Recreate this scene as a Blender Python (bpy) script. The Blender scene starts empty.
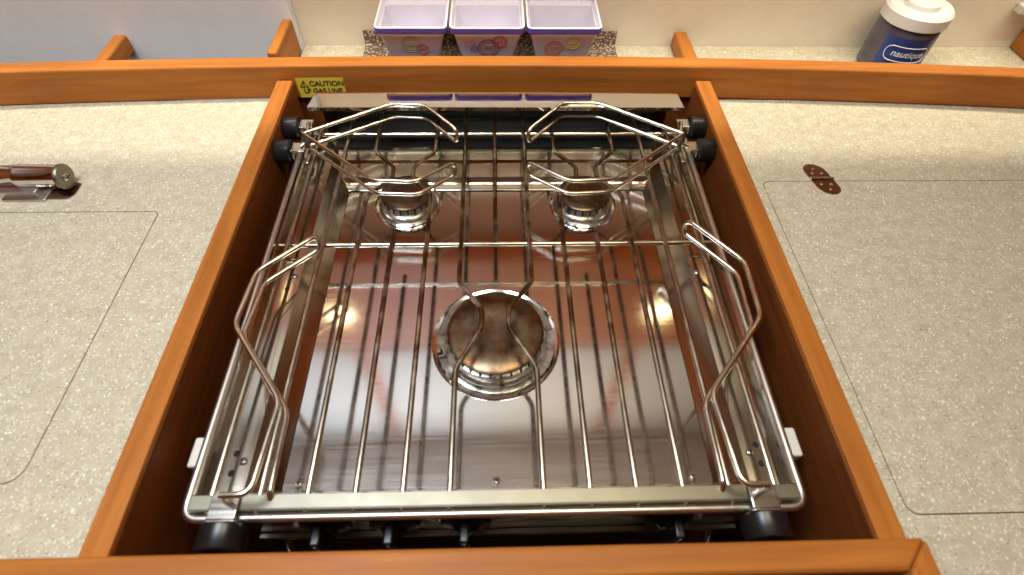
import bpy, bmesh, math, random
from mathutils import Vector, Matrix

sc = bpy.context.scene
C = sc.collection
R = math.radians
PI = math.pi

# ------------------------------------------------------------------ camera
cam_data = bpy.data.cameras.new('camera')
cam = bpy.data.objects.new('camera', cam_data); C.objects.link(cam)
ay = Vector((-21, 717.5, -530)).normalized()
ax = Vector((20054, 195.5, -530)).normalized()
ax = (ax - ay * ax.dot(ay)).normalized()
az = ax.cross(ay)
rot = Matrix((ax, ay, az)).to_4x4()
cam.matrix_world = Matrix.Translation((0, 0, .42)) @ rot
cam_data.sensor_fit = 'HORIZONTAL'; cam_data.sensor_width = 36
cam_data.lens = 530 / 1024 * 36
cam_data.clip_start = .01
cam_data.dof.use_dof = True
cam_data.dof.focus_distance = .72
cam_data.dof.aperture_fstop = 5.0
sc.camera = cam

# ------------------------------------------------------------------ world, exposure, main lights
sc.view_settings.view_transform = 'Standard'
sc.view_settings.look = 'None'
sc.view_settings.gamma = 1
sc.view_settings.use_curve_mapping = False
sc.view_settings.exposure = 0.0
sc.cycles.use_denoising = True
sc.cycles.max_bounces = 10
sc.cycles.glossy_bounces = 8
world = bpy.data.worlds.new('world'); sc.world = world; world.use_nodes = True
world.node_tree.nodes['Background'].inputs[0].default_value = (.8, .88, 1, 1)
world.node_tree.nodes['Background'].inputs[1].default_value = .3

def area(name, loc, target, sx, sy, power, col):
    d = bpy.data.lights.new(name, 'AREA'); d.shape = 'RECTANGLE'; d.size = sx; d.size_y = sy
    d.energy = power; d.color = col
    o = bpy.data.objects.new(name, d); C.objects.link(o); o.location = loc
    o.rotation_euler = (Vector(target) - Vector(loc)).to_track_quat('-Z', 'Y').to_euler()
    return o
# daylight from the overhead hatch and the port side windows, lamp strip under the locker
area('hatch_daylight', (-.38, .20, 1.18), (-.38, .3, 0), .50, .40, 14.5, (.82, .90, 1))
area('saloon_ceiling_lamp', (.22, .20, 1.19), (.22, .3, 0), .35, .35, 6.2, (1, .86, .60))
strip = area('locker_strip_lamp', (0, .705, .300), (0, .705, 0), 2.4, .008, 3.3, (1, .90, .70))
strip.data.spread = R(110)

# ------------------------------------------------------------------ materials
def new_mat(name):
    m = bpy.data.materials.new(name); m.use_nodes = True
    nt = m.node_tree; b = nt.nodes['Principled BSDF']
    return m, nt, b
def nd(nt, t, **kw):
    n = nt.nodes.new(t)
    for k, v in kw.items():
        if k.startswith('i_'): n.inputs[k[2:].replace('_', ' ')].default_value = v
        else: setattr(n, k, v)
    return n
def ramp(nt, src, stops):
    r = nt.nodes.new('ShaderNodeValToRGB'); e = r.color_ramp.elements
    while len(e) < len(stops): e.new(.5)
    for i, (p, c) in enumerate(stops):
        e[i].position = p; e[i].color = (*c, 1) if len(c) == 3 else c
    nt.links.new(src, r.inputs[0]); return r
def mix(nt, fac, a, b):
    n = nt.nodes.new('ShaderNodeMix'); n.data_type = 'RGBA'
    for s, v in ((0, fac), (6, a), (7, b)):
        if hasattr(v, 'links'): nt.links.new(v, n.inputs[s])
        elif s == 0: n.inputs[0].default_value = v
        else: n.inputs[s].default_value = (*v, 1)
    return n.outputs[2]
def coords(nt, scale=(1, 1, 1), rotz=0):
    t = nt.nodes.new('ShaderNodeTexCoord'); m = nt.nodes.new('ShaderNodeMapping')
    m.inputs['Scale'].default_value = scale; m.inputs['Rotation'].default_value = (0, 0, rotz)
    nt.links.new(t.outputs['Object'], m.inputs['Vector']); return m.outputs['Vector']

def plain(name, col, rough=.5, metal=0, noise=.06, coat=0, scale=40):
    m, nt, b = new_mat(name)
    v = coords(nt); n = nd(nt, 'ShaderNodeTexNoise', i_Scale=scale, i_Detail=3.)
    nt.links.new(v, n.inputs['Vector'])
    lo = tuple(c * (1 - noise) for c in col); hi = tuple(min(1, c * (1 + noise)) for c in col)
    r = ramp(nt, n.outputs[0], [(.35, lo), (.65, hi)])
    nt.links.new(r.outputs[0], b.inputs['Base Color'])
    b.inputs['Roughness'].default_value = rough; b.inputs['Metallic'].default_value = metal
    b.inputs['Coat Weight'].default_value = coat; b.inputs['Coat Roughness'].default_value = .1
    return m

def wood(name, dark, light, axis='X', rough=.45):
    m, nt, b = new_mat(name)
    s = {'X': (2.2, 45, 45), 'Y': (45, 2.2, 45), 'Z': (45, 45, 2.2)}[axis]
    v = coords(nt, s)
    n = nd(nt, 'ShaderNodeTexNoise', i_Scale=2.4, i_Detail=7., i_Roughness=.62, i_Distortion=.5)
    nt.links.new(v, n.inputs['Vector'])
    r = ramp(nt, n.outputs[0], [(.28, dark), (.72, light)])
    n2 = nd(nt, 'ShaderNodeTexNoise', i_Scale=6., i_Detail=2.); nt.links.new(coords(nt), n2.inputs['Vector'])
    r2 = ramp(nt, n2.outputs[0], [(.3, (.82, .80, .78)), (.7, (1, 1, 1))])
    mx = nt.nodes.new('ShaderNodeMix'); mx.data_type = 'RGBA'; mx.blend_type = 'MULTIPLY'; mx.inputs[0].default_value = 1
    nt.links.new(r.outputs[0], mx.inputs[6]); nt.links.new(r2.outputs[0], mx.inputs[7])
    nt.links.new(mx.outputs[2], b.inputs['Base Color'])
    b.inputs['Roughness'].default_value = rough
    b.inputs['Specular IOR Level'].default_value = .18
    return m

def solid_surface(name):
    m, nt, b = new_mat(name)
    v = coords(nt)
    def vor(scale, seed):
        mp = nt.nodes.new('ShaderNodeMapping'); mp.inputs['Location'].default_value = (seed, seed * .7, 0)
        nt.links.new(v, mp.inputs['Vector'])
        n = nd(nt, 'ShaderNodeTexVoronoi', i_Scale=scale); nt.links.new(mp.outputs[0], n.inputs['Vector'])
        return n
    base = nd(nt, 'ShaderNodeTexNoise', i_Scale=70., i_Detail=4., i_Roughness=.7); nt.links.new(v, base.inputs['Vector'])
    col = ramp(nt, base.outputs[0], [(.3, (.45, .41, .29)), (.7, (.60, .56, .425))]).outputs[0]
    for scale, seed, c, thr, dist in ((560, 1, (.88, .86, .76), .80, .40), (300, 5, (.92, .90, .82), .93, .36),
                                      (400, 9, (.20, .12, .07), .86, .30), (760, 14, (.36, .25, .15), .82, .36),
                                      (340, 21, (.76, .70, .54), .88, .42)):
        n = vor(scale, seed)
        sep = nt.nodes.new('ShaderNodeSeparateColor'); nt.links.new(n.outputs['Color'], sep.inputs[0])
        g = nd(nt, 'ShaderNodeMath', operation='GREATER_THAN'); nt.links.new(sep.outputs[0], g.inputs[0]); g.inputs[1].default_value = thr
        l = nd(nt, 'ShaderNodeMath', operation='LESS_THAN'); nt.links.new(n.outputs['Distance'], l.inputs[0]); l.inputs[1].default_value = dist
        k = nd(nt, 'ShaderNodeMath', operation='MULTIPLY'); nt.links.new(g.outputs[0], k.inputs[0]); nt.links.new(l.outputs[0], k.inputs[1])
        k2 = nd(nt, 'ShaderNodeMath', operation='MULTIPLY'); nt.links.new(k.outputs[0], k2.inputs[0]); k2.inputs[1].default_value = .72
        col = mix(nt, k2.outputs[0], col, c)
    nt.links.new(col, b.inputs['Base Color'])
    b.inputs['Roughness'].default_value = .42
    return m

def steel(name, col=(.62, .60, .56), r0=.12, r1=.28, streak='X', bump=.0, stain=None):
    m, nt, b = new_mat(name)
    s = {'X': (4, 120, 120), 'Y': (120, 4, 120), 'N': (25, 25, 25)}[streak]
    n = nd(nt, 'ShaderNodeTexNoise', i_Scale=3., i_Detail=5.); nt.links.new(coords(nt, s), n.inputs['Vector'])
    mr = nd(nt, 'ShaderNodeMapRange'); mr.inputs[3].default_value = r0; mr.inputs[4].default_value = r1
    mr.inputs[1].default_value = .3; mr.inputs[2].default_value = .7
    nt.links.new(n.outputs[0], mr.inputs[0]); nt.links.new(mr.outputs[0], b.inputs['Roughness'])
    b.inputs['Metallic'].default_value = 1
    b.inputs['Base Color'].default_value = (*col, 1)
    if stain:
        n2 = nd(nt, 'ShaderNodeTexNoise', i_Scale=stain[2], i_Detail=5., i_Roughness=.65); nt.links.new(coords(nt), n2.inputs['Vector'])
        r = ramp(nt, n2.outputs[0], [(stain[0], col), (stain[1], stain[3])])
        nt.links.new(r.outputs[0], b.inputs['Base Color'])
    if bump:
        bp = nd(nt, 'ShaderNodeBump', i_Strength=bump, i_Distance=.0005); nt.links.new(n.outputs[0], bp.inputs['Height'])
        nt.links.new(bp.outputs[0], b.inputs['Normal'])
    return m

M = {}
M['wood_x'] = wood('cherry_wood_along', (.34, .110, .018), (.52, .190, .036), 'X')
M['wood_y'] = wood('cherry_wood_deep', (.34, .110, .018), (.52, .190, .036), 'Y')
M['wood_shaded'] = wood('shaded_cabinet_veneer', (.13, .036, .009), (.22, .065, .015), 'Y', .45)  # darker than the rails: the recess's shade is put into this colour
M['wood_z'] = wood('locker_veneer', (.32, .075, .016), (.50, .135, .030), 'X', .5)
M['sole'] = wood('cabin_sole', (.22, .08, .03), (.40, .16, .06), 'Y', .35)
M['counter'] = solid_surface('speckled_solid_surface')
M['cream'] = plain('cream_laminate', (.78, .72, .60), .45, noise=.02)
M['grey'] = plain('grey_liner', (.74, .80, .90), .5, noise=.02)
M['white'] = plain('white_headliner', (.52, .51, .50), .7, noise=.03)
M['ceiling'] = plain('ceiling_white', (.86, .85, .83), .7, noise=.02)
M['joint'] = plain('joint_sealant', (.20, .15, .08), .6)
M['steel'] = steel('brushed_steel')
M['hob'] = steel('hob_steel', (.63, .605, .575), .08, .14, 'X')
M['side_steel'] = steel('side_steel', (.46, .42, .34), .12, .18, 'Y')
M['rack_steel'] = steel('rack_steel', (.25, .235, .18), .40, .46, 'N')
M['satin'] = steel('satin_frame_rod', (.66, .64, .58), .30, .36, 'N')
M['rod'] = steel('polished_rod', (.66, .62, .52), .14, .24, 'N')
M['cover'] = steel('mirror_cover', (.78, .76, .72), .05, .09, 'N')
M['chrome'] = steel('chrome', (.8, .8, .8), .05, .12, 'N')
M['burner_base'] = steel('burner_base_alloy', (.62, .60, .53), .28, .42, 'N', stain=(.48, .66, 70, (.12, .06, .025)))
M['burner_cap'] = steel('scorched_cap', (.17, .135, .09), .26, .38, 'N', stain=(.40, .66, 45, (.10, .045, .02)))
M['black'] = plain('black_rubber', (.009, .009, .010), .30, noise=.2)
M['dark'] = plain('dark_slot', (.01, .01, .01), .7)
M['screw'] = steel('screw_steel', (.5, .48, .42), .2, .35, 'N')
M['bin_white'] = plain('bin_white_enamel', (.74, .72, .80), .3, noise=.01, coat=.3)
M['bin_body'] = plain('bin_lilac_enamel', (.60, .57, .70), .3, noise=.03, coat=.3)
M['bin_blue'] = plain('bin_blue_band', (.07, .05, .36), .3, noise=.05, coat=.3)
M['yellow'] = plain('yellow_sticker', (.78, .60, .06), .45, noise=.03)
M['ink'] = plain('black_ink', (.05, .035, .015), .6)
M['tub'] = plain('dark_tub_plastic', (.07, .06, .085), .25, noise=.2, coat=.4)
M['lid'] = plain('white_lid_plastic', (.66, .645, .60), .4, noise=.01)
M['navy'] = plain('navy_label', (.02, .045, .18), .3, noise=.1)
M['print'] = plain('white_print', (.75, .78, .82), .5, noise=.01)
def mesh_mat(name):
    m, nt, b = new_mat(name)
    w = nd(nt, 'ShaderNodeTexVoronoi', i_Scale=230.); nt.links.new(coords(nt, (1, 1.2, 1.2)), w.inputs['Vector'])
    r = ramp(nt, w.outputs['Distance'], [(.28, (.62, .54, .42)), (.5, (.16, .10, .07))])
    nt.links.new(r.outputs[0], b.inputs['Base Color']); b.inputs['Roughness'].default_value = .8
    return m
M['mat'] = mesh_mat('woven_nonslip')
def tinted_rod():
    # heat-discoloured bars: blued brown over the burners, bright where they cross the front rail
    m, nt, b = new_mat('heat_tinted_rod')
    v = coords(nt)
    sx = nt.nodes.new('ShaderNodeSeparateXYZ'); nt.links.new(v, sx.inputs[0])
    mr = nd(nt, 'ShaderNodeMapRange'); mr.inputs[1].default_value = .14; mr.inputs[2].default_value = .27
    mr.inputs[3].default_value = .15; mr.inputs[4].default_value = .95; nt.links.new(sx.outputs[1], mr.inputs[0])
    mb = nd(nt, 'ShaderNodeMapRange'); mb.inputs[1].default_value = .13; mb.inputs[2].default_value = .21
    mb.inputs[3].default_value = 1; mb.inputs[4].default_value = .45
    ab = nd(nt, 'ShaderNodeMath', operation='ABSOLUTE'); nt.links.new(sx.outputs[0], ab.inputs[0]); nt.links.new(ab.outputs[0], mb.inputs[0])
    n = nd(nt, 'ShaderNodeTexNoise', i_Scale=55., i_Detail=4.); nt.links.new(v, n.inputs['Vector'])
    a = nd(nt, 'ShaderNodeMath', operation='MULTIPLY'); nt.links.new(mr.outputs[0], a.inputs[0]); nt.links.new(mb.outputs[0], a.inputs[1])
    n3 = nd(nt, 'ShaderNodeMapRange'); n3.inputs[1].default_value = .35; n3.inputs[2].default_value = .65
    n3.inputs[3].default_value = .5; n3.inputs[4].default_value = 1.3; nt.links.new(n.outputs[0], n3.inputs[0])
    c = nd(nt, 'ShaderNodeMath', operation='MULTIPLY', use_clamp=True); nt.links.new(a.outputs[0], c.inputs[0]); nt.links.new(n3.outputs[0], c.inputs[1])
    nt.links.new(mix(nt, c.outputs[0], (.66, .61, .50), (.12, .07, .035)), b.inputs['Base Color'])
    b.inputs['Metallic'].default_value = 1; b.inputs['Roughness'].default_value = .24
    return m
M['tint'] = tinted_rod()
def lamp_mat(name, col, s):
    m, nt, b = new_mat(name)
    b.inputs['Emission Color'].default_value = (*col, 1); b.inputs['Emission Strength'].default_value = s
    b.inputs['Base Color'].default_value = (*col, 1)
    return m
M['lamp'] = lamp_mat('warm_lens', (1, .74, .38), 9)

# ------------------------------------------------------------------ mesh helpers
def obj(name, bm, m, parent=None, smooth=True, bevel=0, angle=40):
    me = bpy.data.meshes.new(name)
    bmesh.ops.recalc_face_normals(bm, faces=bm.faces)
    bm.to_mesh(me); bm.free()
    me.materials.append(m)
    o = bpy.data.objects.new(name, me); C.objects.link(o)
    if smooth:
        for p in me.polygons: p.use_smooth = True
        me.set_sharp_from_angle(angle=R(angle))
    if bevel:
        b = o.modifiers.new('bevel', 'BEVEL'); b.width = bevel; b.segments = 3; b.limit_method = 'ANGLE'
        b.harden_normals = False
    if parent: o.parent = parent
    return o
def tag(o, label=None, cat=None, group=None, kind=None):
    for k, v in (('label', label), ('category', cat), ('group', group), ('kind', kind)):
        if v: o[k] = v
    return o
def empty(name, loc=(0, 0, 0)):
    o = bpy.data.objects.new(name, None); C.objects.link(o); o.location = loc; o.empty_display_size = .02
    return o
def rel(o, parent):
    # parent an object built in world coordinates to a thing whose empty sits elsewhere
    o.parent = parent; o.matrix_parent_inverse = Matrix.Translation(-parent.location)
    return o
def box(bm, x0, x1, y0, y1, z0, z1):
    vs = [bm.verts.new((x, y, z)) for x in (x0, x1) for y in (y0, y1) for z in (z0, z1)]
    for f in ((0, 1, 3, 2), (4, 6, 7, 5), (0, 4, 5, 1), (2, 3, 7, 6), (0, 2, 6, 4), (1, 5, 7, 3)):
        bm.faces.new([vs[i] for i in f])
    return bm
def B(*a):
    bm = bmesh.new(); return box(bm, *a)
def fillet(pts, r, n=6, closed=False):
    pts = [Vector(p) for p in pts]; out = []
    N = len(pts)
    for i, p in enumerate(pts):
        if not closed and i in (0, N - 1): out.append(p); continue
        a = pts[(i - 1) % N] - p; b = pts[(i + 1) % N] - p
        rr = r[i] if isinstance(r, (list, tuple)) else r
        d = min(rr, a.length * .49, b.length * .49)
        s, e = p + a.normalized() * d, p + b.normalized() * d
        for k in range(n + 1):
            t = k / n
            out.append(s * (1 - t) ** 2 + p * 2 * t * (1 - t) + e * t * t)
    res = [out[0]]
    for q in out[1:]:
        if (q - res[-1]).length > 1e-5: res.append(q)
    return res
def tube(bm, pts, r, seg=10, closed=False):
    pts = [Vector(p) for p in pts]; N = len(pts)
    if closed and (pts[0] - pts[-1]).length < 1e-5: pts = pts[:-1]; N -= 1
    T = []
    for i in range(N):
        if closed: t = pts[(i + 1) % N] - pts[(i - 1) % N]
        else: t = pts[min(i + 1, N - 1)] - pts[max(i - 1, 0)]
        T.append(t.normalized())
    up = Vector((0, 0, 1)) if abs(T[0].z) < .9 else Vector((0, 1, 0))
    n = (up - T[0] * up.dot(T[0])).normalized(); rings = []
    for i in range(N):
        n = (n - T[i] * n.dot(T[i])).normalized(); b = T[i].cross(n)
        rings.append([bm.verts.new(pts[i] + (n * math.cos(2 * PI * k / seg) + b * math.sin(2 * PI * k / seg)) * r) for k in range(seg)])
    for i in range(N if closed else N - 1):
        A, Bq = rings[i], rings[(i + 1) % N]
        for k in range(seg):
            bm.faces.new((A[k], A[(k + 1) % seg], Bq[(k + 1) % seg], Bq[k]))
    if not closed:
        bm.faces.new(rings[0][::-1]); bm.faces.new(rings[-1])
    return bm
def lathe(bm, prof, c, axis='Z', seg=48, mod=None):
    # prof: (radius, height along axis); mod(k,i) can scale a radius
    rings = []
    c = Vector(c)
    def pt(r, a, h):
        x, y = r * math.cos(a), r * math.sin(a)
        return c + (Vector((x, y, h)) if axis == 'Z' else Vector((h, x, y)) if axis == 'X' else Vector((x, h, y)))
    for i, (r, h) in enumerate(prof):
        if r < 1e-6: rings.append([bm.verts.new(pt(0, 0, h))]); continue
        rings.append([bm.verts.new(pt(r * (mod(k, i) if mod else 1), 2 * PI * k / seg, h)) for k in range(seg)])
    for A, Bq in zip(rings, rings[1:]):
        for k in range(seg):
            q = (k + 1) % seg
            if len(A) == 1 and len(Bq) == 1: continue
            if len(A) == 1: bm.faces.new((A[0], Bq[k], Bq[q]))
            elif len(Bq) == 1: bm.faces.new((A[k], A[q], Bq[0]))
            else: bm.faces.new((A[k], A[q], Bq[q], Bq[k]))
    return bm
def rrect(x0, x1, y0, y1, r, n=6):
    rs = r if isinstance(r, (list, tuple)) else [r] * 4
    pts = []
    for (cx, cy, a0), rr in zip(((x1, y1, 0), (x0, y1, 90), (x0, y0, 180), (x1, y0, 270)), rs):
        sx = -1 if cx == x1 else 1; sy = -1 if cy == y1 else 1
        if rr <= 0: pts.append((cx, cy)); continue
        for k in range(n + 1):
            a = R(a0 + 90 * k / n)
            pts.append((cx + sx * rr + rr * math.cos(a), cy + sy * rr + rr * math.sin(a)))
    return pts
def slab(bm, outer, z0, z1, holes=()):
    # flat plate with holes: outlines are lists of (x, y)
    loops = []
    for L in (outer, *holes):
        vs = [bm.verts.new((x, y, z1)) for x, y in L]
        loops.append(vs)
        for a, b in zip(vs, vs[1:] + vs[:1]): bm.edges.new((a, b))
    es = [e for e in bm.edges if all(abs(v.co.z - z1) < 1e-7 for v in e.verts) and any(v in loops[0] or any(v in l for l in loops) for v in e.verts)]
    res = bmesh.ops.triangle_fill(bm, use_beauty=True, use_dissolve=False, edges=es, normal=(0, 0, 1))
    faces = [g for g in res['geom'] if isinstance(g, bmesh.types.BMFace)]
    ex = bmesh.ops.extrude_face_region(bm, geom=faces)
    for g in ex['geom']:
        if isinstance(g, bmesh.types.BMVert): g.co.z = z0
    return bm
def text_mesh(s, size, align='CENTER', bold=0, extrude=.00012):
    cu = bpy.data.curves.new('t', 'FONT'); cu.body = s; cu.size = size; cu.align_x = align; cu.align_y = 'CENTER'
    cu.offset = bold; cu.extrude = extrude; cu.resolution_u = 4
    t = bpy.data.objects.new('t', cu); C.objects.link(t)
    dg = bpy.context.evaluated_depsgraph_get()
    me = bpy.data.meshes.new_from_object(t.evaluated_get(dg))
    bpy.data.objects.remove(t); bpy.data.curves.remove(cu)
    return me
def text_obj(name, s, size, m, mat4, parent, align='CENTER', bold=0):
    me = text_mesh(s, size, align, bold); me.transform(mat4)
    me.materials.clear(); me.materials.append(m)
    o = bpy.data.objects.new(name, me); C.objects.link(o); rel(o, parent)
    return o
def S(o): o['kind'] = 'structure'; return o

# ------------------------------------------------------------------ the cabin around the galley
ZC = -.03                                         # counter top
S(obj('floor', B(-1.6, 1.6, -1.6, 1.2, -.97, -.93), M['sole'], smooth=False))
S(obj('ceiling', B(-1.6, 1.6, -1.6, 1.2, 1.22, 1.26), M['ceiling'], smooth=False))
S(obj('wall_left', B(-1.64, -1.6, -1.6, 1.2, -.93, 1.22), M['wood_z'], smooth=False))
S(obj('wall_right', B(1.6, 1.64, -1.6, 1.2, -.93, 1.22), M['wood_z'], smooth=False))
S(obj('wall_front', B(-1.6, 1.6, -1.64, -1.6, -.93, 1.22), M['wood_z'], smooth=False))
S(obj('wall_back', B(-.301, 1.6, .812, .85, -.93, 1.22), M['cream'], smooth=False))
S(obj('wall_hull', B(-1.6, -.3015, .795, .85, -.93, 1.22), M['grey'], smooth=False))
# overhead locker with lamps, unseen, added for the hob to mirror
lock = empty('unseen_overhead_locker', (0, .72, .27))
tag(lock, 'unseen cherry wood overhead locker added above the stove for reflections', 'locker')
rel(obj('cabinet_body', B(-1.3, 1.3, .680, .79, .310, 1.2), M['wood_z'], bevel=.003), lock)
rel(obj('fascia', B(-1.3, 1.3, .660, .679, .247, .58), M['wood_z'], bevel=.002), lock)  # unseen lip, set to cut the strip lamp's light on the counters
for i, x in enumerate((-.68, 0, .68)):
    d = rel(obj('door', B(x - .32, x + .32, .664, .679, .60, 1.15), M['white'], bevel=.004), lock)
for x in (-.35, .36):
    lp = empty('round_lamp', (x, .6575, .42))
    tag(lp, 'unseen round warm lamp on the locker fascia ' + ('left' if x < 0 else 'right') + ' of the stove', 'lamp')
    rel(obj('housing', lathe(bmesh.new(), [(0, .003), (.034, .003), (.036, 0), (.030, -.004), (.030, 0), (0, 0)], (x, .6565, .42), 'Y'), M['chrome']), lp)
    rel(obj('lens', lathe(bmesh.new(), [(0, -.006), (.02, -.005), (.028, -.001), (0, -.0008)], (x, .6565, .42), 'Y'), M['lamp']), lp)

# ------------------------------------------------------------------ counters
LX = -.393; RX = .331
def counter(name, outer, hole, label):
    o = obj(name, slab(bmesh.new(), outer, ZC - .022, ZC, [hole]), M['counter'], smooth=False)
    return tag(o, label, 'countertop')
lh = rrect(-1.05, LX, .137, .448, [.006, .006, .016, .016])
rh = rrect(RX, .98, .099, .4945, .010)
counter('countertop', [(-1.55, .0755), (-.3005, .0755), (-.3005, .667), (-.3005, .668), (-1.55, .650)], lh,
        'speckled beige countertop left of the stove with chrome latch')
counter('countertop', [(.3005, -.40), (1.55, -.40), (1.55, .648), (.3005, .667)], rh,
        'speckled beige countertop right of the stove with brown oval hinge')
gp = .0011
def lidpiece(outer_r, label):
    o = obj('counter_lid', slab(bmesh.new(), outer_r, ZC - .02, ZC), M['counter'], smooth=False)
    return tag(o, label, 'lid')
lidpiece(rrect(-1.05 + gp, LX - gp, .137 + gp, .448 - gp, [.005, .005, .015, .015]), 'speckled beige lid flush in the left counter below the chrome latch')
lidpiece(rrect(RX + gp, .98 - gp, .099 + gp, .4945 - gp, .009), 'speckled beige lid flush in the right counter under the oval hinge')
# shelf behind the rail, same material
tag(obj('shelf_board', B(-1.55, 1.55, .696, .812, ZC - .022, ZC) if False else slab(bmesh.new(), [(-.3005, .7035), (1.55, .682), (1.55, .8115), (-.3005, .8115)], ZC - .022, ZC), M['counter'], smooth=False),
    'speckled beige shelf strip between the rear rail and the cream wall', 'shelf')

# cabinet carcass under the counters
cab = empty('galley_cabinet', (0, .37, -.93))
tag(cab, 'cherry wood galley cabinet forming the dark recess round the stove', 'cabinet')
zt = ZC - .0225
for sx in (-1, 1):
    bm = bmesh.new(); box(bm, *sorted((sx * .2795, sx * .2985)), .0735, .672, -.93, zt); box(bm, *sorted((sx * .2791, sx * .2812)), .0745, .666, zt, -.0075)  # second box: dark strip added as shade on the rail's inner face
    rel(obj('side_panel', bm, M['wood_shaded'], smooth=False), cab)
rel(obj('back_panel', B(-.2985, .2985, .6745, .695, -.93, ZC), M['wood_shaded'], bevel=.001), cab)
rel(obj('front_panel', B(-1.5, .2995, .052, .073, -.93, zt), M['wood_shaded'], bevel=.001), cab)
rel(obj('bottom_panel', B(-.2795, .2795, .0735, .676, -.60, -.585), M['wood_shaded'], bevel=.001), cab)

# ------------------------------------------------------------------ fiddle rails
def railprof(bm, path, zt_, zb, w):
    # rectangular rail following a path; w = thickness towards +y (left of the direction of travel)
    A = []
    for i, (x, y) in enumerate(path):
        a = Vector(path[max(i - 1, 0)]); b = Vector(path[min(i + 1, len(path) - 1)])
        d = (b - a).normalized(); n = Vector((-d.y, d.x))
        ring = [(x, y, zb), (x + n.x * w, y + n.y * w, zb), (x + n.x * w, y + n.y * w, zt_), (x, y, zt_)]
        A.append([bm.verts.new(p) for p in ring])
    for r0, r1 in zip(A, A[1:]):
        for k in range(4): bm.faces.new((r0[k], r0[(k + 1) % 4], r1[(k + 1) % 4], r1[k]))
    bm.faces.new(A[0][::-1]); bm.faces.new(A[-1]); return bm
def ry(x): return .6730 - .026 * (abs(x) / .75) ** 2.0 * (1 if x < 0 else 1.15)
path = [(-1.5 + 3.0 * i / 48, ry(-1.5 + 3.0 * i / 48)) for i in range(49)]
path = [(x, max(y, .60)) for x, y in path]
o = obj('fiddle_rail', railprof(bmesh.new(), path, .020, ZC + .0003, .0235), M['wood_x'], bevel=.0028)
tag(o, 'long slightly bowed cherry rail running behind the stove across both counters', 'rail')
def siderail(sx):
    # rail cut back low on the inside for the dark strip that stands for shade
    prof = [(.2790, -.0070), (.2790, 0), (.3000, 0), (.3000, zt + .001), (.2816, zt + .001), (.2816, -.0070)]
    bm = bmesh.new(); rows = [[bm.verts.new((sx * x, y, z)) for x, z in prof] for y in (.0742, ry(.29) - .0015)]
    for k in range(6): bm.faces.new((rows[0][k], rows[0][(k + 1) % 6], rows[1][(k + 1) % 6], rows[1][k]))
    bm.faces.new(rows[0]); bm.faces.new(rows[1][::-1]); return bm
o = obj('fiddle_rail', siderail(-1), M['wood_y'], bevel=.002)
tag(o, 'cherry side rail between the stove and the left counter', 'rail')
o = obj('fiddle_rail', siderail(1), M['wood_y'], bevel=.003)
tag(o, 'cherry side rail between the stove and the right counter', 'rail')
bm = bmesh.new()
vs = [(-1.5, .0735), (.2997, .0735), (.2787, .0525), (-1.5, .0525)]
slab(bm, vs, ZC + .0003 - .02, .020)
tag(obj('fiddle_rail', bm, M['wood_x'], bevel=.003), 'out-of-focus cherry rail along the front edge below the stove knobs', 'rail')
bm = bmesh.new()
slab(bm, [(.2999, .0732), (.2999, -.40), (.2789, -.40), (.2789, .0522)], ZC + .0003 - .02, .020)
tag(obj('fiddle_rail', bm, M['wood_y'], bevel=.003), 'short cherry return rail mitred at the bottom right corner', 'rail')

# dividers on the shelf
def divider(x0, x1, y0, y1, z1, label):
    tag(obj('shelf_divider', B(x0, x1, y0, y1, ZC + .0002, z1), M['wood_y'], bevel=.003), label, 'divider')
divider(-.316, -.3018, .7005, .794, .021, 'cherry divider where the grey liner meets the cream wall')
divider(-.574, -.5560, .6935, .794, -.004, 'short cherry divider standing in front of the grey liner at upper left')
divider(.279, .299, .7005, .809, -.004, 'short rounded cherry divider on the shelf right of the bins')
divider(.836, .858, .6785, .8105, .06, 'tall cherry divider at the right edge beyond the tub')

# small white bracket on the wall
br = obj('wall_bracket', B(.797, .87, .795, .8115, .029, .041), M['lid'], bevel=.002)
tag(br, 'small white plastic bracket on the cream wall at upper right', 'bracket')

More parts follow.
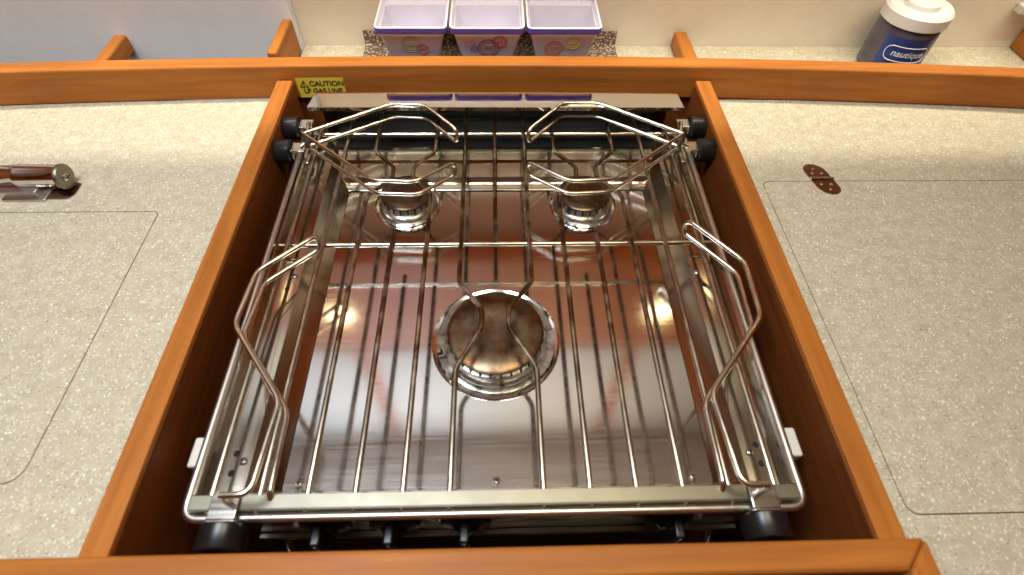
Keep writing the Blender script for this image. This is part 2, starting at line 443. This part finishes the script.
# ------------------------------------------------------------------ caution sticker on rear rail
def stk():
    yf = lambda x: ry(x) - .0004
    s = empty('caution_sticker', (-.235, yf(-.235), .002))
    tag(s, 'yellow caution sticker on the rear rail above the stove\'s left corner', 'sticker')
    x0, x1, z0, z1 = -.2757, -.2110, -.028, .0018
    bm = bmesh.new()
    v = [(x0, yf(x0), z0), (x1, yf(x1), z0), (x1, yf(x1), z1), (x0, yf(x0), z1)]
    top = [bm.verts.new(p) for p in v]; bk = [bm.verts.new((p[0], p[1] + .0003, p[2])) for p in v]
    bm.faces.new(top); bm.faces.new(bk[::-1])
    for i in range(4): bm.faces.new((top[i], bk[i], bk[(i + 1) % 4], top[(i + 1) % 4]))
    rel(obj('sticker_sheet', bm, M['yellow'], smooth=False), s)
    def T(x, z): return Matrix.Translation((x, yf(x) - .0004, z)) @ Matrix.Rotation(R(90), 4, 'X')
    tilt = Matrix.Rotation(math.atan2(yf(x1) - yf(x0), x1 - x0), 4, 'Z')
    def T(x, z): return Matrix.Translation((x, yf(x) - .0004, z)) @ tilt @ Matrix.Rotation(R(90), 4, 'X')
    text_obj('lettering', 'CAUTION', .0105, M['ink'], T(-.2350, -.0068), s, bold=.00025)
    text_obj('lettering', 'LP GAS LINE', .0098, M['ink'], T(-.2420, -.0178), s, bold=.00025)
    # warning triangle
    bm = bmesh.new()
    tri = [(-.2715, -.0110), (-.2605, -.0110), (-.266, -.0020)]
    tube(bm, [(x, yf(x) - .0004, z) for x, z in tri], .0007, 6, True)
    tube(bm, [(-.266, yf(-.266) - .0005, -.0050), (-.266, yf(-.266) - .0005, -.0082)], .0006, 6)
    tube(bm, [(-.266, yf(-.266) - .0005, -.0092), (-.266, yf(-.266) - .0005, -.0100)], .0006, 6)
    rel(obj('warning_triangle', bm, M['ink']), s)
stk()

# ------------------------------------------------------------------ the stove
stove = empty('gimballed_stove', (0, .37, -.42))
tag(stove, 'three burner stainless steel marine stove set in the cherry framed recess', 'stove')
def part(name, bm, m, label=None, parent=None, **kw):
    o = obj(name, bm, m, **kw)
    if parent is None: rel(o, stove)
    else:
        o.parent = parent; o.matrix_parent_inverse = parent.matrix_parent_inverse.copy() if False else Matrix.Identity(4)
    if label: o['label'] = label
    return o
HZ = -.070
Y0, Y1 = .138, .520
part('body', B(-.232, .232, .124, .640, -.42, -.079), M['side_steel'], bevel=.002)
# hob plate
burners = [(-.003, .291, .068, .050), (-.115, .4975, .042, .0315), (.111, .4955, .043, .0325)]
bm = bmesh.new()
holes = []
for bx_, by_, rr, cr in burners:
    holes.append([(bx_ + (rr - .004) * math.cos(2 * PI * k / 40), by_ + (rr - .004) * math.sin(2 * PI * k / 40)) for k in range(40)])
slab(bm, rrect(-.194, .194, Y0, Y1, .004), HZ - .004, HZ, holes)
part('hob_plate', bm, M['hob'], 'scratched mirror-like steel hob plate', smooth=False)
# side troughs: closed profile swept along y
def trough(sx):
    prof = [(.1935, HZ - .006), (.1945, HZ + .0006), (.1962, HZ + .002), (.206, -.060), (.217, -.047), (.222, -.0455), (.241, -.0455), (.2425, -.044), (.2435, -.030), (.2455, -.0285), (.2475, -.030),
            (.2475, -.10), (.2455, -.10), (.2455, -.049), (.218, -.049), (.1935, HZ - .010)]
    bm = bmesh.new(); rows = []
    for y in (Y0 - .012, Y1 + .075):
        rows.append([bm.verts.new((sx * x, y, z)) for x, z in prof])
    n = len(prof)
    for k in range(n): bm.faces.new((rows[0][k], rows[0][(k + 1) % n], rows[1][(k + 1) % n], rows[1][k]))
    bm.faces.new(rows[0]); bm.faces.new(rows[1][::-1])
    return bm
for sx in (-1, 1): part('side_trough', trough(sx), M['side_steel'], angle=25)
# vent holes and screws of the troughs
for sx in (-1, 1):
    for (x, y, z) in ((.231, .165, -.0455), (.231, .148, -.0455), (.228, .345, -.0455)):
        o = part('vent_hole', lathe(bmesh.new(), [(0, .0002), (.0027, .0002), (.0029, 0), (0, -.001)], (sx * x, y, z + .0002), seg=16), M['dark'], 'dark round hole')
    def scr(x, y, z):
        bm = bmesh.new()
        lathe(bm, [(0, .0008), (.0012, .0018), (.0026, .0014), (.0036, .0002), (.0036, 0), (0, 0)], (x, y, z), seg=20)
        o = part('screw', bm, M['screw'])
        bm = bmesh.new(); box(bm, x - .0018, x + .0018, y - .0004, y + .0004, z + .0012, z + .0021); box(bm, x - .0004, x + .0004, y - .0018, y + .0018, z + .0012, z + .0021)
        q = obj('cross_slot', bm, M['dark'], smooth=False); rel(q, stove); q.parent = o; q.matrix_parent_inverse = Matrix.Identity(4)
    scr(sx * .2235, .158, -.0455); scr(sx * .2235, .362, -.0455)
for x, y in ((-.180, .1455), (-.003, .1445), (.176, .1450)): scr(x, y, HZ)
# front apron, raised over the hob's front edge
bm = bmesh.new()
prof = [(.1365, HZ - .006), (.1345, -.052), (.130, -.043), (.119, -.042), (.116, -.046), (.1165, -.078), (.1185, -.078), (.119, -.047), (.128, -.047), (.1325, -.054), (.1345, HZ - .006)]
rows = [[bm.verts.new((x, y, z)) for y, z in prof] for x in (-.2325, .2325)]
n = len(prof)
for k in range(n): bm.faces.new((rows[0][k], rows[0][(k + 1) % n], rows[1][(k + 1) % n], rows[1][k]))
bm.faces.new(rows[0]); bm.faces.new(rows[1][::-1])
part('front_apron', bm, M['steel'], angle=25)
# stepped rear ledge of the tray
bm = bmesh.new()
prof = [(.521, HZ - .006), (.522, HZ + .001), (.527, -.0665), (.534, -.0655), (.5385, -.0605), (.562, -.0575), (.5645, -.0535), (.586, -.050), (.588, -.054), (.588, -.085), (.585, -.085), (.585, -.055), (.524, -.074)]
rows = [[bm.verts.new((x, y, z)) for y, z in prof] for x in (-.2185, .2185)]
n = len(prof)
for k in range(n): bm.faces.new((rows[0][k], rows[0][(k + 1) % n], rows[1][(k + 1) % n], rows[1][k]))
bm.faces.new(rows[0]); bm.faces.new(rows[1][::-1])
part('rear_ledge', bm, M['side_steel'], angle=20)
# rear cover and backsplash
bm = bmesh.new()
slab(bm, [(-.2465, .6055), (.2490, .6035), (.2465, .6390), (-.2420, .6410)], -.0020, 0)
box(bm, -.2462, .2487, .6042, .6054, -.0050, -.0004)
for v in bm.verts: v.co.z += .0006 - .040 * (v.co.y - .604)
part('rear_cover', bm, M['cover'], 'flat steel rear cover reflecting the bins', smooth=False)
part('backsplash', B(-.240, .240, .6370, .6390, -.10, -.0022), M['steel'])
part('slot_shade', B(-.232, .232, .590, .6365, -.079, -.077), M['dark'])  # black sheet standing in for the darkness down in the slot

# burners
def burner(cx, cy, rr, cr, teeth):
    b = empty('burner', (0, 0, 0)); b.parent = stove; b.matrix_parent_inverse = Matrix.Translation(-stove.location)
    b.location = (cx, cy, HZ)
    def p(name, bm, m, label=None, angle=35):
        o = obj(name, bm, m, angle=angle); o.parent = b
        if label: o['label'] = label
        return o
    # recessed dish with rolled chrome lip
    p('drip_ring', lathe(bmesh.new(), [(rr + .0005, .0002), (rr, .0022), (rr - .0022, .0032), (rr - .005, .0022), (rr - .009, -.0035), (cr + .003, -.006), (cr * .5, -.0062), (cr * .5, -.009), (rr - .008, -.0085), (rr - .003, -.001), (rr + .0005, .0002)], (0, 0, 0), seg=64), M['chrome'], 'polished ring')
    s = teeth * 8
    def mod(k, i):
        return .965 if (k % 8) in (0, 1) else 1
    h = .018
    prof = [(cr * .55, -.006), (cr * 1.06, -.0055), (cr * 1.08, -.003), (cr * 1.08, .0015), (cr * 1.03, .0035), (cr * 1.005, h - .004), (cr * .975, h)]
    p('burner_base', lathe(bmesh.new(), prof + [(cr * .5, h)], (0, 0, 0), seg=64), M['burner_base'], angle=25)
    # crown of flame ports
    bm = bmesh.new()
    for k in range(teeth):
        a = 2 * PI * k / teeth; n0 = len(bm.verts)
        box(bm, cr * .94, cr * 1.014, -.0012, .0012, h - .0062, h + .0004)
        bm.verts.ensure_lookup_table()
        bmesh.ops.rotate(bm, verts=bm.verts[n0:], cent=(0, 0, 0), matrix=Matrix.Rotation(a, 3, 'Z'))
    p('flame_crown', bm, M['black'], 'dark crown of flame ports')
    p('burner_cap', lathe(bmesh.new(), [(cr * .90, h + .0002), (cr * 1.0, h + .0008), (cr * 1.0, h + .0026), (cr * .93, h + .0044), (cr * .55, h + .0052), (cr * .48, h + .0046), (0, h + .0042)], (0, 0, 0), seg=64), M['burner_cap'], 'scorched brown steel cap', angle=50)
    if True:
        # igniter / thermocouple pin
        bm = bmesh.new(); lathe(bm, [(0, .004), (.0014, .004), (.0016, -.004), (0, -.004)], (-(cr + .007), -.012 if cr > .04 else .008, 0), seg=14)
        p('igniter', bm, M['black'])
for (cx, cy, rr, cr), tt in zip(burners, (30, 22, 22)): burner(cx, cy, rr, cr, tt)

# ------------------------------------------------------------------ pan rack
RZ = -.027
rack = empty('pan_rack', (0, .36, RZ)); rack.parent = stove; rack.matrix_parent_inverse = Matrix.Translation(-stove.location)
def rp(name, bm, m, **kw):
    o = obj(name, bm, m, **kw); o.parent = rack; o.matrix_parent_inverse = Matrix.Translation(-rack.location); return o
# outer rod loop
loop = fillet([(-.2530, .600, RZ - .003), (-.2510, .1075, RZ - .003), (.2490, .1075, RZ - .003), (.2520, .600, RZ - .003)], .013, 8)
rp('rack_frame', tube(bmesh.new(), loop, .0036, 14), M['satin'])
bm = bmesh.new()
box(bm, -.2465, .2445, .1125, .1240, RZ + .0023, RZ + .0038)
box(bm, -.2465, .2445, .1115, .1127, RZ - .002, RZ + .0038)
rp('front_strip', bm, M['rack_steel'], bevel=.0005)
for y, x0, x1, dz in ((.3955, -.2605, .2575, -.0054), (.5915, -.2485, .2475, -.0054)):
    x0 = max(x0, -.2485); x1 = min(x1, .2475)
    rp('cross_bar', tube(bmesh.new(), [(x0, y, RZ + dz), (x1, y, RZ + dz)], .0026, 12), M['rod'])
rb = .0027
for k in range(-6, 7):
    x = -.0025 + .0383 * k
    ye = .6315
    front = [(x, .1090, RZ - .0055), (x, .1105, RZ - .0008), (x, .20, RZ - .0008)]
    back = [(x, .55, RZ), (x, .6300, RZ), (x, .6300, RZ - .006)]
    if k == 0: pts = [(x, .3955, RZ - .001)] + back[0:]
    elif k in (-3, 3): pts = front + [(x, .4140, RZ)]
    elif k in (-1, 1):
        s = k; c = -.003
        pts = front[:2] + [(x, .236, RZ), (c + s * .0135, .281, RZ), (c + s * .0135, .303, RZ), (x, .338, RZ)] + back[1:]
    elif k in (-4, -2, 2, 4):
        c = -.1165 if k < 0 else .1115; s = -1 if k in (-4, 2) else 1
        pts = front[:2] + [(x, .4515, RZ), (x + (-.0005 if s > 0 else 0), .468, RZ), (c + s * .0125, .4995, RZ), (c + s * .0125, .520, RZ), (x, .5490, RZ)] + back[1:]
    else: pts = front + back
    if k in (-6, 6): pts = front[:2] + [(x, .20, RZ), (x, .55, RZ), (x, .6000, RZ)]
    if k in (-5, 5): pass
    rs = .006
    rp('rack_bar', tube(bmesh.new(), fillet(pts, rs, 5), rb, 10), M['tint'])
# side lugs outside the frame
for sx in (-1, 1):
    bm = bmesh.new(); box(bm, min(sx * .2540, sx * .2645), max(sx * .2540, sx * .2645), .150, .176, RZ - .018, RZ - .006)
    rp('side_lug', bm, M['lid'], bevel=.002)

# ------------------------------------------------------------------ pot holders with clamps
PT, PB = .001, -.019
def holder(path, clamp_at, axis, label, wr=.0024, drop=0):
    h = empty('pot_holder', clamp_at); h.parent = stove; h.matrix_parent_inverse = Matrix.Translation(-stove.location)
    h['label'] = label
    n = len(path)
    top = [(x, y, PT) for x, y in path]; bot = [(x, y, PB) for x, y in path][::-1]
    if drop: bot = bot[:-drop] + [(path[drop][0] * .99, .1240, PB), (path[drop][0] * .99, .1200, PB - .006)]
    tip = Vector((path[-1][0], path[-1][1], 0)); prev = Vector((path[-2][0], path[-2][1], 0))
    pts = top + bot
    rr = .0095
    bm = tube(bmesh.new(), fillet(pts, rr, 6), wr, 10)
    o = obj('wire_loop', bm, M['rod']); o.parent = h; o.matrix_parent_inverse = Matrix.Translation(-Vector(clamp_at))
    return h
def hp(h, name, bm, m, **kw):
    o = obj(name, bm, m, **kw); o.parent = h; o.matrix_parent_inverse = Matrix.Translation(-h.location); return o
def knobmesh(c, axis, sgn, r=.0155, L=.021):
    bm = bmesh.new()
    s = sgn
    return lathe(bm, [(0, 0), (r * .93, 0), (r, s * .0012), (r, s * (L - .0012)), (r * .95, s * L), (r * .60, s * L), (r * .57, s * (L - .0015)), (0, s * (L - .0015))], c, axis, seg=40)
XB = .2520
for sx, lab in ((-1, 'left'), (1, 'right')):
    # rear pair
    pv = Vector((sx * .2365, .5555))
    up = [(sx * .2400, .5500), (sx * .1365, .6115), (sx * .0930, .6080), (sx * .0500, .5570)]
    dn = [(sx * .2400, .5500), (sx * .1435, .4650), (sx * .0940, .4620), (sx * .0500, .4960)]
    if sx > 0:
        up = [(.2360, .5480), (.1360, .6125), (.0880, .6130), (.0400, .5560)]
        dn = [(.2360, .5480), (.1360, .4650), (.0840, .4620), (.0370, .4960)]
    for path, ky, where in ((up, .5915, 'rear'), (dn, .5440, 'second')):
        h = holder(path, (sx * .2495, ky, -.02), 'X', 'bent wire pot holder folded over the %s rear burner' % lab)
        # bracket wrapping the rack frame, then the black knob
        bm = bmesh.new()
        x0, x1 = sorted((sx * .2405, sx * .2565))
        box(bm, x0, x1, ky - .0085, ky + .0085, -.0165, -.0145)
        box(bm, x0, x1, ky - .0085, ky + .0085, -.035, -.033)
        xw0, xw1 = sorted((sx * .2560, sx * .2580)); box(bm, xw0, xw1, ky - .0085, ky + .0085, -.035, -.0145)
        hp(h, 'clamp_bracket', bm, M['steel'], bevel=.0008)
        bm = tube(bmesh.new(), fillet([(path[0][0], path[0][1], PT), (path[0][0], path[0][1], PB)], .001), .0042, 12)
        tube(bm, [(path[0][0], path[0][1], -.012), (sx * .2455, ky, -.0145)], .003, 10)
        hp(h, 'pivot', bm, M['rod'])
        hp(h, 'clamp_knob', knobmesh((sx * .2585, ky, -.022), 'X', sx, .0150, .0195), M['black'])['label'] = 'black rubber clamp knob'
    # front one, folded along the side
    path = [(sx * .2120, .1170), (sx * .1900, .1170), (sx * .1850, .193), (sx * .2445, .2700), (sx * .2400, .3330), (sx * .1905, .3800)] if sx < 0 else \
           [(sx * .2090, .1170), (sx * .1885, .1170), (sx * .1835, .1945), (sx * .2505, .2720), (sx * .2540, .3400), (sx * .2080, .4000)]
    h = holder(path, (sx * .2150, .108, -.02), 'Y', 'bent wire pot holder folded along the %s side of the rack' % lab, .0026, 2)
    kx = -.2170 if sx < 0 else .2125
    bm = bmesh.new()
    box(bm, kx - .0110, kx + .0110, .1045, .1240, -.0215, -.0195)
    box(bm, kx - .0110, kx + .0110, .1025, .1045, -.044, -.0195)
    hp(h, 'clamp_bracket', bm, M['steel'], bevel=.0008)
    bm = tube(bmesh.new(), [(path[0][0], path[0][1], PT), (path[0][0], path[0][1], -.0200)], .0034, 12)
    hp(h, 'pivot', bm, M['rod'])
    hp(h, 'clamp_knob', knobmesh((kx, .1024, -.0330), 'Y', -1, .0185, .0190), M['black'])['label'] = 'black rubber clamp knob'

# ------------------------------------------------------------------ front of the stove
PY = .1195
part('control_panel', B(-.232, .232, PY, .1235, -.135, -.079), M['steel'], bevel=.001)
part('panel_strip', B(-.232, .232, PY - .006, PY - .0003, -.142, -.136), M['rack_steel'], bevel=.001)
part('oven_door', B(-.228, .228, PY + .0005, .1235, -.40, -.145), M['hob'], 'steel oven door', bevel=.002)
for x in (-.157, -.0955, -.031, .1545):
    kb = part('control_knob', lathe(bmesh.new(), [(0, 0), (.0225, 0), (.0235, -.002), (.0225, -.0055), (.012, -.008), (.010, -.012), (0, -.0125)], (x, PY - .0003, -.0960), 'Y', seg=40), M['black'], 'black control knob with raised grip')
    bm = B(x - .0042, x + .0042, PY - .0265, PY - .009, -.1250, -.068)
    g = obj('grip', bm, M['black'], bevel=.002); g.parent = kb
    bm = B(x - .0007, x + .0007, PY - .0268, PY - .0264, -.1200, -.072)
    g = obj('pointer_line', bm, M['print'], bevel=0); g.parent = kb
pl = part('maker_plate', B(-.014, .037, PY - .0005, PY + .0004, -.205, -.190), M['black'], 'small black plate', bevel=.0004)
bm = tube(bmesh.new(), fillet([(-.215, PY + .001, -.165), (-.205, .098, -.165), (.205, .098, -.165), (.215, PY + .001, -.165)], .01), .005, 12)
part('towel_bar', bm, M['rod'])

# ------------------------------------------------------------------ bins behind the rail
def bin_(x0, x1, label, stamps):
    b = empty('storage_bin', ((x0 + x1) / 2, .752, ZC))
    tag(b, label, 'bin', 'row of three storage bins behind the rail')
    cx = (x0 + x1) / 2; hw = (x1 - x0) / 2 - .0005
    y0, y1 = .7080, .7960; zr = .052; zb = ZC + .0022
    yb0, yb1 = .7300, .7780; bw = hw - .0205
    def ring(w, a, bb, z, r): return [(x, y, z) for x, y in rrect(cx - w, cx + w, a, bb, r, 5)]
    def loft(rings):
        bm = bmesh.new(); R_ = [[bm.verts.new(p) for p in rg] for rg in rings]
        for A, Q in zip(R_, R_[1:]):
            for k in range(len(A)): bm.faces.new((A[k], A[(k + 1) % len(A)], Q[(k + 1) % len(A)], Q[k]))
        return bm, R_
    t = .0015
    def lerp(z): return (z - zb) / (zr - zb)
    def at_(z, off=0):
        u = lerp(z); return (bw + (hw - .002 - bw) * u + off, yb0 + (y0 + .002 - yb0) * u - off, yb1 + (y1 - .002 - yb1) * u + off)
    zmid = .0430
    w, a, c = at_(zmid); wb, ab, cb = at_(zb)
    bm, R_ = loft([ring(wb, ab, cb, zb, .004), ring(w, a, c, zmid, .005), ring(w - t, a + t, c - t, zmid, .004), ring(wb - t, ab + t, cb - t, zb + t, .003)])
    bm.faces.new(R_[0][::-1]); bm.faces.new(R_[-1])
    rel(obj('bin_body', bm, M['bin_body']), b)
    # white inside liner
    w2, a2, c2 = hw - .0012, y0 + .0012, y1 - .0012
    bm, R_ = loft([ring(w2 + .0001, a2, c2, zr - .001, .005), ring(wb - .0035, ab + .0035, cb - .0035, zb + .004, .003), ring(wb - .004, ab + .004, cb - .004, zb + .003, .003)])
    bm.faces.new(R_[1]); 
    rel(obj('liner', bm, M['bin_white']), b)
    bm, R_ = loft([ring(hw - .0012, y0 + .0012, y1 - .0012, zmid - .0005, .006), ring(hw, y0, y1, zmid + .0012, .0065), ring(hw - .0001, y0 + .0001, y1 - .0001, zr - .0018, .0065)])
    rel(obj('blue_band', bm, M['bin_blue']), b)
    bm = bmesh.new()
    for d, zz in ((.0012, zr - .0008),):
        pts = ring(hw - d, y0 + d, y1 - d, zz, .006); tube(bm, pts, .0014, 8, True)
    rel(obj('rim', bm, M['bin_white']), b)
    # stamps printed on the sloping front
    for (u, z, r, col, kind) in stamps:
        yf = at_(z)[1]; sl = math.atan2(at_(.02)[1] - at_(0.0)[1], .02)
        mt = M.get(col)
        bm = bmesh.new()
        if kind == 'ring':
            for rr_, th in ((r, .0006), (r * .72, .0004)):
                tube(bm, [(rr_ * math.cos(2 * PI * k / 28), rr_ * math.sin(2 * PI * k / 28), 0) for k in range(28)], th, 5, True)
            for k in range(14):
                a_ = 2 * PI * k / 14
                tube(bm, [(r * .79 * math.cos(a_), r * .79 * math.sin(a_), 0), (r * .93 * math.cos(a_), r * .93 * math.sin(a_), 0)], .0003, 4)
            for q in (-1, 0, 1): tube(bm, [(-r * .45, q * r * .2, 0), (r * .45, q * r * .2, 0)], .0004, 4)
        elif kind == 'disc':
            lathe(bm, [(0, .0002), (r, .0002), (r, 0), (0, 0)], (0, 0, 0), seg=24)
        else:
            for q in (-1, 1): tube(bm, [(-r, q * r * .35 - r * .3, 0), (r, q * r * .35 + r * .3, 0)], .0004, 4)
            for q in range(6): tube(bm, [(-r + q * r * .36, -r * .5 + q * r * .12, 0), (-r + q * r * .36 + .001, -r * .1 + q * r * .14, 0)], .0004, 4)
        bm.transform(Matrix.Translation((cx + u, yf - .0003, z)) @ Matrix.Rotation(R(90) - sl, 4, 'X'))
        rel(obj('printed_stamp', bm, mt), b)
    return b
for nm, c in (('st_red', (.50, .05, .06)), ('st_purple', (.16, .02, .12)), ('st_orange', (.62, .16, .07)), ('st_yellow', (.66, .58, .10)), ('st_green', (.36, .38, .18)), ('st_blue', (.22, .26, .45)), ('st_pink', (.62, .18, .26))):
    M[nm] = plain('stamp_' + nm[3:] + '_ink', c, .5)
bin_(-.1650, -.0655, 'white enamel bin with blue band and green stamp, leftmost of the three', [(-.003, .024, .0130, 'st_green', 'ring'), (.012, .017, .0085, 'st_pink', 'ring')])
bin_(-.0630, .0405, 'white enamel bin with blue band and purple round stamp, the middle one', [(-.024, .028, .0085, 'st_pink', 'line'), (-.019, .017, .006, 'st_blue', 'disc'), (.001, .018, .0145, 'st_purple', 'ring'), (.017, .028, .0100, 'st_red', 'ring')])
bin_(.0430, .1465, 'white enamel bin with blue band and orange and yellow stamps, the rightmost one', [(-.012, .018, .0130, 'st_orange', 'ring'), (.014, .028, .0110, 'st_yellow', 'ring')])
# nonslip mat under the bins, its back edge turned up the wall
bm = bmesh.new()
path = [(.704, ZC + .0006), (.806, ZC + .0006), (.8095, ZC + .003), (.8105, -.006)]
for th in (0,):
    a = [[bm.verts.new((x, y, z)) for y, z in path] for x in (-.205, .190)]
    b2 = [[bm.verts.new((x, y - (.001 if i > 1 else 0), z + .001)) for i, (y, z) in enumerate(path)] for x in (-.205, .190)]
    for q in range(3):
        bm.faces.new((a[0][q], a[0][q + 1], a[1][q + 1], a[1][q])); bm.faces.new((b2[0][q], b2[1][q], b2[1][q + 1], b2[0][q + 1]))
        for j in (0, 1): bm.faces.new((a[j][q], b2[j][q], b2[j][q + 1], a[j][q + 1]))
    for q in (0, 3): bm.faces.new((a[0][q], a[1][q], b2[1][q], b2[0][q]))
tag(obj('nonslip_mat', bm, M['mat']), 'brown and cream woven nonslip mat beneath the three bins', 'mat')

# ------------------------------------------------------------------ tub
tb = empty('tub', (.606, .757, ZC)); tag(tb, 'dark blue round tub with white screw lid on the shelf at right', 'tub')
tc = (.606, .757, ZC)
r = .0425
rel(obj('tub_body', lathe(bmesh.new(), [(0, .0004), (r - .004, .0004), (r, .004), (r, .066), (r - .001, .070), (r - .004, .074), (r - .004, .080), (0, .080)], tc, seg=64), M['tub']), tb)
def ridg(k, i): return 1 + (.008 if k % 2 else 0)
rel(obj('lid', lathe(bmesh.new(), [(0, .072), (r - .001, .072), (r + .0025, .074), (r + .0025, .089), (r - .001, .093), (r * .72, .0935), (r * .66, .0925), (r * .58, .0925), (r * .55, .0985), (r * .50, .100), (0, .1005)], tc, seg=96), M['lid']), tb)
# curved navy label with white outline and lettering, facing the camera
def wrap(me_or_bm_pts): pass
def cyl(u, v, off, a0):
    a = a0 + u / r
    return Vector((tc[0] + (r + off) * math.cos(a), tc[1] + (r + off) * math.sin(a), tc[2] + v))
A0 = R(-90) - R(12)
bm = bmesh.new(); n = 28; h0, h1 = .012, .062; W = .038
g = [[bm.verts.new(cyl(-W + 2 * W * i / n, h, .0004, A0)) for i in range(n + 1)] for h in (h0, h1)]
for i in range(n): bm.faces.new((g[0][i], g[0][i + 1], g[1][i + 1], g[1][i]))
rel(obj('label_band', bm, M['navy']), tb)
bm = bmesh.new()
oval = rrect(-.030, .030, .0290, .0500, .0095, 8)
oval2 = []
for i in range(len(oval)):
    a, b_ = Vector(oval[i]), Vector(oval[(i + 1) % len(oval)]); m = max(1, int((b_ - a).length / .003))
    for k in range(m): oval2.append(a.lerp(b_, k / m))
tube(bm, [cyl(p[0], p[1], .0006, A0) for p in oval2], .0006, 6, True)
rel(obj('label_outline', bm, M['print']), tb)
me = text_mesh('nautique', .0130, bold=.0001, extrude=.0001)
for v in me.vertices: v.co = cyl(v.co.x + .16 * v.co.y + .002, v.co.y + .0400, .0007 + v.co.z, A0)
me.materials.clear(); me.materials.append(M['print'])
o = bpy.data.objects.new('lettering', me); C.objects.link(o); rel(o, tb)

# ------------------------------------------------------------------ chrome latch on the left counter
lt = empty('chrome_latch', (-.55, .505, ZC)); tag(lt, 'chrome tubular latch with round end bracket on the left counter', 'latch')
zc = -.0125
rel(obj('tube', lathe(bmesh.new(), [(0, -.115), (.0132, -.115), (.0132, -.080), (.0132, -.050), (.0139, -.049), (.0139, -.0455), (.0132, -.0445), (.0132, -.002), (.0132, 0), (0, 0)], (-.5132, .4900, zc), 'X', 48), M['chrome']), lt)
rel(obj('end_bracket', lathe(bmesh.new(), [(0, 0), (.0140, 0), (.0148, .0008), (.0148, .0040), (.0140, .0050), (0, .0050)], (-.5130, .4885, zc), 'X', 48), M['rack_steel'], bevel=0), lt)
s_ = obj('screw', lathe(bmesh.new(), [(0, .003), (.003, .0028), (.0048, .001), (.0048, 0), (0, 0)], (-.508, .4880, zc), 'X', 20), M['screw']); rel(s_, lt)
bm = bmesh.new(); box(bm, -.5052, -.5045, .4850, .4910, zc - .0005, zc + .0005); box(bm, -.5052, -.5045, .4875, .4885, zc - .003, zc + .003)
rel(obj('cross_slot', bm, M['dark']), lt)
bm = bmesh.new(); box(bm, -.64, -.540, .4700, .4830, ZC + .0002, ZC + .010); box(bm, -.58, -.530, .4640, .5050, ZC + .0002, ZC + .0035)
rel(obj('foot', bm, M['satin'], bevel=.001), lt)
# brown mirror hinge plate below the end bracket
def hinge(cx, cy, half, ang, label, cat):
    h = empty('oval_hinge', (cx, cy, ZC)); tag(h, label, cat)
    hh = []
    for s in (1, -1):
        L = .0270 if half else .0270
        pts = []
        wd = .0140
        for k in range(17):
            a = PI * k / 16
            pts.append((wd * math.cos(a), s * (.0012 + .012 + (.0145) * math.sin(a))))
        pts += [(-wd, s * .0012), (wd, s * .0012)]
        shear = .26 * 1
        pts = [(x - y * ang, y) for x, y in pts]
        if s < 0: pts = pts[::-1]
        bm = bmesh.new(); slab(bm, [(cx + x, cy + y) for x, y in pts], ZC + .0001, ZC + .0013)
        rel(obj('leaf', bm, M['hinge'], smooth=False), h)
        for (u, v) in ((-.006, .010), (.006, .010), (0, .019)):
            x, y = u - s * v * ang, s * v
            bm = lathe(bmesh.new(), [(0, .0010), (.0011, .0010), (.0022, .0003), (.0022, 0), (0, 0)], (cx + x, cy + y, ZC + .0012), seg=14)
            rel(obj('screw', bm, M['screw']), h)
    rel(obj('knuckle', tube(bmesh.new(), [(cx - .0145, cy, ZC + .0016), (cx + .0145, cy, ZC + .0016)], .0021, 12), M['chrome']), h)
    return h
M['hinge'] = steel('bronzed_mirror', (.34, .22, .17), .15, .25, 'N')
hinge(.4085, .4970, False, .22, 'bronze brown oval hinge screwed over the joint of the right lid', 'hinge')
bm = bmesh.new(); slab(bm, rrect(-.540, -.502, .4680, .4960, [.004, .004, .010, .010]), ZC + .0002, ZC + .0014)
rel(obj('hinge_leaf', bm, M['hinge'], smooth=False), lt)
